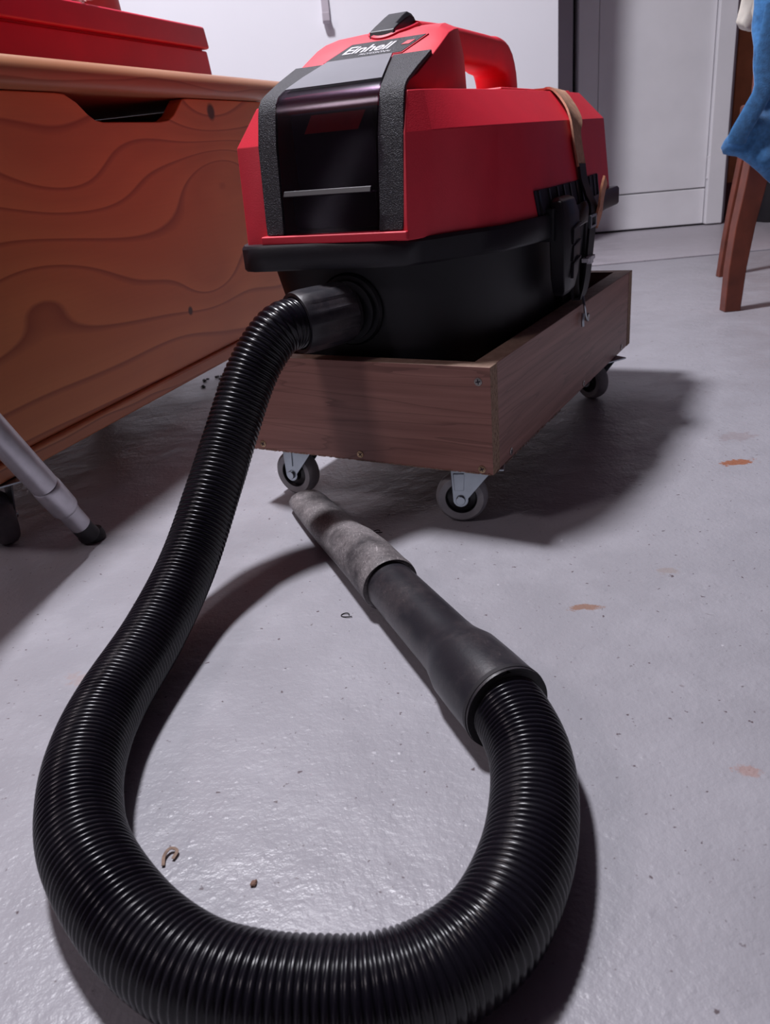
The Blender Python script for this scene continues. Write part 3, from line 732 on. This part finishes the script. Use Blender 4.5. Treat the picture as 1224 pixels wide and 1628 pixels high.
# ------------------------------------------------------------------ strap over the vacuum
st = empty('leather_strap', VO + Vector((0, 0, .0768)), va, 'tan suede strap running over the red vacuum, hooked to the dolly side', 'strap')
def ribbon(pts, n, w, th, wd=(0, 1, 0), bulge=0):
    P, _ = crom(pts, n); bm = bmesh.new(); lps = []
    pv = [Vector(p[:3]) for p in P]
    for i, p in enumerate(pv):
        T = (pv[min(i + 1, n)] - pv[max(i - 1, 0)]).normalized(); W = Vector(wd); W = (W - T * W.dot(T)).normalized(); N = W.cross(T)
        lps.append([p + W * a + N * b for a, b in ((-w / 2, -th / 2), (-w / 2 + .001, th / 2), (w / 2 - .001, th / 2), (w / 2, -th / 2))])
    loft(bm, lps); return bm
finish('suede_band', ribbon([V(-.141, .30, .305), V(-.137, .30, .33), V(-.134, .302, .353), V(-.120, .318, .376), V(-.107, .330, .3885), V(-.06, .336, .3895), V(0, .336, .3895), V(.06, .337, .3895), V(.090, .338, .3890), V(.104, .333, .3860), V(.122, .315, .370), V(.1335, .292, .353), V(.138, .288, .330), V(.1425, .288, .307)], 60, .034, .0024), M['leather'], st, smooth=40)
finish('black_webbing', ribbon([V(.1425, .288, .309), V(.1455, .287, .292), V(.152, .285, .276), V(.159, .276, .262), V(.1605, .264, .245), V(.160, .255, .215), V(.1585, .250, .19), V(.156, .243, .175), V(.151, .240, .168), V(.148, .242, .18), V(.1475, .245, .21)], 44, .028, .0030), M['rubber'], st, smooth=40)
finish('black_webbing', ribbon([V(-.142, .30, .309), V(-.146, .30, .290), V(-.1505, .30, .272), V(-.1515, .30, .25), V(-.150, .30, .20), V(-.147, .30, .165)], 24, .028, .0022), M['rubber'], st, smooth=40)
finish('leather_tail', ribbon([V(.1620, .278, .245), V(.1640, .288, .258), V(.1635, .297, .268), V(.164, .300, .277), V(.1655, .308, .290)], 20, .018, .0024, (0, .85, -.5)), M['copper'], st, smooth=40)
bm = bmesh.new()
for a in (.244, .268): box(bm, .1610, .1645, a, a + .004, .2440 + ZV, .2575 + ZV)
for z in (.2440, .2550): box(bm, .1610, .1645, .2482, .2678, z + ZV, z + .0025 + ZV)
finish('strap_buckle', bm, M['steel'], st, bevel=.0004)
finish('cable_tie', nb((.1560, .1640, .236, .270, .2090 + ZV, .2135 + ZV), (.1600, .1660, .240, .252, .2070 + ZV, .2150 + ZV)), M['white'], st, bevel=.0006)
P, _ = crom([V(.1535, .246, .176), V(.1570, .244, .168), V(.1590, .2415, .160), V(.1590, .246, .151), V(.1590, .252, .1435), V(.1590, .258, .1410), V(.1590, .2625, .1440), V(.1590, .260, .1480)], 30)
bm = bmesh.new(); rod(bm, P, .0015, 8); finish('steel_hook', bm, M['steel'], st)
P, _ = crom([V(.1588, .236, .1535), V(.1588, .2345, .146), V(.1588, .2355, .1390)], 12)
bm = bmesh.new(); rod(bm, P, .0019, 8); finish('steel_hook', bm, M['steel'], st)
bm = bmesh.new(); lathe(bm, [(.0040, .1560), (.0046, .1572), (.0046, .1585), (.0030, .1605)], 18, 0, (0, .2560, .1455 + ZV)); finish('hook_screw', bm, M['screw'], st)

# ------------------------------------------------------------------ vacuum hose
hose = empty('vacuum_hose', (0, 0, 0), 0, 'thick glossy black ribbed hose looping over the floor, plugged into the vacuum', 'hose')
Vm = Matrix.Translation(VO) @ Matrix.Rotation(va, 4, 'Z')
c0 = Vm @ Vector((PX, -.006, PZ)); c1 = Vm @ Vector((PX - .028, -.058, PZ - .002)); ca = (c1 - c0).normalized()
path = [tuple(c1 - ca * .012), tuple(c1), (-.0790, .7505, .2020), (-.0951, .738, .1877), (-.1119, .722, .1626), (-.1313, .690, .1206), (-.143, .660, .0936), (-.1630, .598, .0500), (-.1784, .525, .0311), (-.1912, .452, .0265), (-.1922, .405, .0268), (-.1855, .362, .0270),
        (-.1690, .3190, .0270), (-.1365, .2760, .0255), (-.1040, .2490, .0245), (-.075, .2371, .0240), (-.048, .2323, .0234), (-.0216, .2308, .0234), (.0056, .2381, .0234), (.0315, .257, .0234), (.0523, .2917, .0234), (.0647, .3312, .0238), (.0688, .3656, .0255), (.0645, .398, .0272), (.057, .4175, .0275)]
pts, Lh = crom(path, 40); PITCH = .0037
SUB = 7; HR = .0236; NS = 56
NF = 4000; fine_, Lh = crom(path, NF)
bm = bmesh.new(); loops = []
frf = frames(fine_, (0, 0, 1)); d = 0.0; ph = 0.0
while d < Lh:
    stretch = max(0.0, 1 - d / .50); pitch = PITCH * (1 + .30 * stretch)     # the hanging length is pulled open
    i = min(NF, int(d / Lh * NF)); p, tt, u, sd = frf[i]
    k = math.sin(math.pi * (ph % 1.0)); r = HR - (.0020 + .0006 * stretch) * (1 - k ** .7)
    loops.append([p + (sd * math.cos(2 * math.pi * q / NS) + u * math.sin(2 * math.pi * q / NS)) * r for q in range(NS)])
    d += pitch / SUB; ph += 1.0 / SUB
loft(bm, loops); finish('ribbed_hose', bm, M['hose'], hose, smooth=None, recalc=True)
hm = bpy.data.objects['ribbed_hose'].data; hm.shade_smooth()
# collar at the machine
u = Vector((0, 0, 1)); u = (u - ca * u.dot(ca)).normalized(); s = ca.cross(u)
bm = bmesh.new(); n = 96; lps = []
Lc = (c1 - c0).length
for d, r, rib in ((0, .0240, 0), (.004, .0262, 0), (.006, .0272, 1), (.012, .0276, 1), (Lc - .010, .0282, 1), (Lc - .002, .0284, 0), (Lc, .0278, 0), (Lc, .0246, 0), (Lc - .006, .0240, 0)):
    lps.append([c0 + ca * d + (u * math.cos(2 * math.pi * k / n) + s * math.sin(2 * math.pi * k / n)) * (r + (.0011 if rib and (k % 12) < 7 else 0)) for k in range(n)])
loft(bm, lps); finish('hose_collar', bm, M['cuff'], hose, smooth=30)
# end piece: cuff and rigid tube
def along(pl, mat, name, parent, n=48, flat=None):
    """pl: (point, radius, squash, roll) rings"""
    bm = bmesh.new(); ax = [Vector(p[0]) for p in pl]; lps = []
    for i, (p, r1, r2, sk) in enumerate(pl):
        T = (ax[min(i + 1, len(ax) - 1)] - ax[max(i - 1, 0)]).normalized()
        if T.length < .5: T = (ax[-1] - ax[0]).normalized()
        U = Vector((0, 0, 1)); U = (U - T * U.dot(T)).normalized(); S = T.cross(U)
        lps.append([Vector(p) + (S * math.cos(2 * math.pi * k / n) * r1 + U * math.sin(2 * math.pi * k / n) * r2) + T * sk * math.sin(2 * math.pi * k / n) for k in range(n)])
    loft(bm, lps); return finish(name, bm, mat, parent, smooth=40)
E0 = Vector((.0630, .4032, .0280)); E1 = Vector((.0400, .4585, .0272)); ed = (E1 - E0).normalized()
E2 = Vector((-.0010, .5760, .0240)); e2 = (E2 - E1).normalized()
Tp = Vector((-.0800, .7960, .0115)); e3 = (Tp - E2).normalized()
ed = (E0 - Vector(E2)).normalized() * -1
along([(E0 - ed * 0, .0262, .0262, 0), (E0 - ed * .001, .0277, .0277, 0), (E0 + ed * .001, .0280, .0280, 0), (E0 + ed * .030, .0276, .0276, 0), (E0 + ed * .052, .0268, .0268, 0), (E0 + ed * .062, .0245, .0245, 0), (E0 + ed * .072, .0226, .0226, 0), (E0 + ed * .085, .0219, .0219, 0), (E2 + ed * .03, .0200, .0200, 0)], M['cuff'], 'end_cuff', hose)
E0i = E0 - ed * .0005
along([(E0 - ed * .0012, .0279, .0279, 0), (E0 - ed * .0014, .0258, .0258, 0), (E0 + ed * .004, .0245, .0245, 0), (E0 + ed * .0045, .0282, .0282, 0), (E0 + ed * .001, .0284, .0284, 0)], M['rubber'], 'cuff_lip', hose)
# crevice nozzle pushed on the tube
cn = empty('crevice_nozzle', (E2.x, E2.y, 0), 0, 'dusty scratched flat crevice nozzle lying on the floor before the dolly', 'nozzle')
def rel(v): return Vector(v) - Vector((E2.x, E2.y, 0))
ring = []
for t_, r1, r2, z in ((-.0, .0212, .0212, .0240), (.0, .0236, .0236, .0240), (.003, .0240, .0240, .0243), (.010, .0236, .0236, .0239), (.050, .0232, .0230, .0233), (.085, .0228, .0205, .0208), (.110, .0224, .0172, .0175), (.130, .0220, .0150, .0152), (.18, .0212, .0128, .0130), (.225, .0200, .0112, .0114), (.2405, .0190, .0105, .0107), (.2450, .0170, .0090, .0107), (.2455, .0135, .0065, .0107), (.236, .0135, .0065, .0107)):
    p = E2 + Vector((e3.x, e3.y, 0)).normalized() * t_; p.z = z; ring.append((rel(p), r1, r2, 0))
along(ring, M['crevice'], 'nozzle_shell', cn)
# dust film on the nozzle throat: dark worn dent, and an opening inset
# ------------------------------------------------------------------ chair, jacket, cloth
ch = empty('wooden_chair', (.70, 1.57, 0), 0, 'red-brown wooden chair with splayed square legs, right edge, under blue jacket', 'chair')
def rel2(x, y, z): return Vector((x - .70, y - 1.57, z))
def leg(pts, w0, w1, d0, d1):
    bm = bmesh.new(); lps = []; n = len(pts)
    for i, (x, y, z) in enumerate(pts):
        k = i / (n - 1); a = (w0 + (w1 - w0) * k) / 2; b = (d0 + (d1 - d0) * k) / 2; c = rel2(x, y, z)
        lps.append([c + Vector((-a, -b, 0)), c + Vector((a, -b, 0)), c + Vector((a, b, 0)), c + Vector((-a, b, 0))])
    loft(bm, lps); finish('leg', bm, M['chair'], ch, smooth=30, bevel=.002)
leg([(.7005, 1.58, 0), (.7035, 1.58, .08), (.711, 1.58, .155), (.722, 1.58, .22), (.733, 1.58, .30)], .031, .042, .026, .030)
leg([(.8385, 1.955, 0), (.846, 1.955, .08), (.856, 1.955, .16), (.869, 1.955, .25), (.880, 1.955, .34)], .018, .024, .020, .026)
leg([(1.08, 1.62, 0), (1.08, 1.62, .16), (1.07, 1.62, .34)], .031, .040, .026, .030)
leg([(1.16, 1.975, 0), (1.15, 1.975, .16), (1.14, 1.975, .34)], .026, .034, .024, .028)
bm = bmesh.new(); prism(bm, [(.035, -.03), (.42, -.03), (.47, .42), (.165, .42)], 2, .34, .362); finish('seat', bm, M['chair'], ch, bevel=.006)
bm = nb((.04, .36, .0, .02, .285, .339)); finish('apron', bm, M['chair'], ch, bevel=.002)
for y_ in (0,):
    bm = nb((.005, .035, -.012, .012, .3625, .72), (.365, .395, -.012, .012, .3625, .72), (.0352, .3648, -.01, .01, .64, .72), (.0352, .3648, -.01, .01, .50, .54)); finish('backrest', bm, M['chair'], ch, bevel=.003)
# blue fleece jacket hanging over the chair
outl = [(.6760, .58), (.6735, .52), (.6715, .455), (.6730, .40), (.6700, .3725), (.6500, .3364), (.6330, .3030), (.6310, .2920), (.6370, .2830), (.6560, .2790), (.6700, .2700), (.6900, .2530), (.7160, .2330), (.7700, .2000), (.8600, .1900), (.9300, .2300), (.95, .32), (.94, .44), (.92, .58)]
bm = bmesh.new()
def jy(x, z, side):
    wob = .016 * math.sin(38 * x + 14 * z) + .006 * math.sin(70 * x - 30 * z + 1.2) + .004 * math.sin(110 * z)
    return 1.512 + .03 * max(0, .40 - z) * 0 + wob * .8 + side
cxm, czm = .80, .40; NR = 16; outl2 = [(a, b) for a, b in scurve(outl + [outl[0]], 110)][:-1]
rings_f, rings_b = [], []
for j in range(NR + 1):
    t_ = j / NR; th_ = .016 * math.sqrt(max(0, 1 - t_ ** 4)) + .001
    rings_f.append([(cxm + (x - cxm) * t_, jy(cxm + (x - cxm) * t_, czm + (z - czm) * t_, -th_), czm + (z - czm) * t_) for x, z in outl2])
    rings_b.append([(cxm + (x - cxm) * t_, jy(cxm + (x - cxm) * t_, czm + (z - czm) * t_, th_), czm + (z - czm) * t_) for x, z in outl2])
rings_f[0] = None; rings_b[0] = None
def disc(bm, rings, ctr):
    L = [[bm.verts.new(p) for p in r] for r in rings[1:]]; cv = bm.verts.new(ctr); n = len(L[0])
    for k in range(n): bm.faces.new((cv, L[0][k], L[0][(k + 1) % n]))
    for a, b in zip(L[:-1], L[1:]):
        for k in range(n): bm.faces.new((a[k], b[k], b[(k + 1) % n], a[(k + 1) % n]))
    return L[-1]
A = disc(bm, rings_f, (cxm, jy(cxm, czm, -.017), czm)); B = disc(bm, rings_b, (cxm, jy(cxm, czm, .017), czm))
for k in range(len(A)): bm.faces.new((A[k], A[(k + 1) % len(A)], B[(k + 1) % len(A)], B[k]))
jk = empty('blue_jacket', (.80, 1.512, .19), 0, 'blue fleece jacket hanging down over the wooden chair, right edge', 'jacket')
o = finish('jacket_body', bm, M['blue'], jk, smooth=60); o.location = (-.80, -1.512, -.19)
bm = bmesh.new(); P, _ = crom([(.690, 1.487, .50), (.682, 1.487, .43), (.682, 1.485, .38), (.665, 1.484, .345), (.648, 1.484, .315), (.645, 1.486, .300)], 40)
sweep(bm, P, lambda i: circ(.016, 20, .0035), (0, 1, 0)); o = finish('jacket_fold', bm, M['blue'], jk, smooth=60); o.location = (-.80, -1.512, -.19)
# cream cloth behind the jacket
bm = bmesh.new(); P, _ = crom([(.716, 1.60, .60), (.712, 1.60, .55), (.705, 1.60, .515), (.697, 1.60, .492), (.6925, 1.60, .482), (.6905, 1.60, .478)], 30)
sweep(bm, P, lambda i: [(a * (1 + .12 * math.sin(5 * math.atan2(b, a) + i * .2)), b) for a, b in sup(.027 - .013 * (i / 30) ** 2 - (.006 if i == 30 else 0), .018 - .007 * (i / 30), 24, .9)], (0, 1, 0))
o = finish('cream_cloth', bm, M['cream'], None, smooth=60); tag(o, 'cream white cloth sleeve hanging behind the blue jacket, top right', 'cloth')
bm = bmesh.new(); rod(bm, [(.71, 1.60, .473), (.712, 1.60, .50), (.72, 1.60, .55), (.725, 1.60, .60)], [.012, .020, .022, .022], 18, (0, 1, 0))
oo = finish('cloth_fold', bm, M['cream'], o, smooth=60)

# ------------------------------------------------------------------ bits on the floor
def crumb(x, y, r, mat, label, cat, seed, name='wood_crumb', group=None):
    random.seed(seed); bm = bmesh.new(); bmesh.ops.create_icosphere(bm, subdivisions=2, radius=1)
    for v in bm.verts:
        k = random.uniform(.7, 1.1); v.co = Vector((v.co.x * r * k, v.co.y * r * .7 * k, v.co.z * r * .35 * k))
    mz = min(v.co.z for v in bm.verts)
    for v in bm.verts: v.co.z -= mz
    o = finish(name, bm, mat, None, smooth=None); o.location = (x, y, 0); o.rotation_euler = (0, 0, random.uniform(0, 3)); tag(o, label, cat, group); return o
crumb(-.086, .314, .0026, M['crumb'], 'dark brown crumb on the floor inside the hose loop, nearest the hose bend', 'crumb', 5)
bm = bmesh.new(); P, _ = crom([(-.137, .331, .0012), (-.1375, .337, .002), (-.135, .3415, .0025), (-.131, .340, .002), (-.1325, .335, .0014)], 20)
lps = []
sweep(bm, P, lambda i: [(-.0009, -.0002), (.0009, -.0002), (.0009, .0002), (-.0009, .0002)]); o = finish('wood_shaving', bm, M['paper'], None); tag(o, 'curled beige wood shaving on the floor inside the hose loop', 'shaving')
for (x, y, lb, nm) in ((-.042, .575, 'tiny black wire curl on the floor left of the nozzle', 'wire_curl'), (-.012, .728, 'tiny black wire curl on the floor right of the nozzle tip', 'wire_curl')):
    bm = bmesh.new(); P, _ = crom([(x + .0052 * math.cos(a * .62) + .0008 * a, y + .0032 * math.sin(a * .62), .0006 + .0003 * math.sin(a)) for a in range(0, 9)], 40)
    rod(bm, P, .00042, 6); o = finish(nm, bm, M['rubber'], None); tag(o, lb, 'wire')
random.seed(21)
cru = []
for k in range(12):
    a = random.random(); x = -.292 + .05 * random.random(); y = 1.34 + .12 * random.random()
    crumb(x, y, random.uniform(.003, .008), M['rubber'], 'dark crumb of dirt on the floor behind the pine chest corner', 'crumb', 40 + k, 'dirt_crumb', 'dirt crumbs behind the chest')
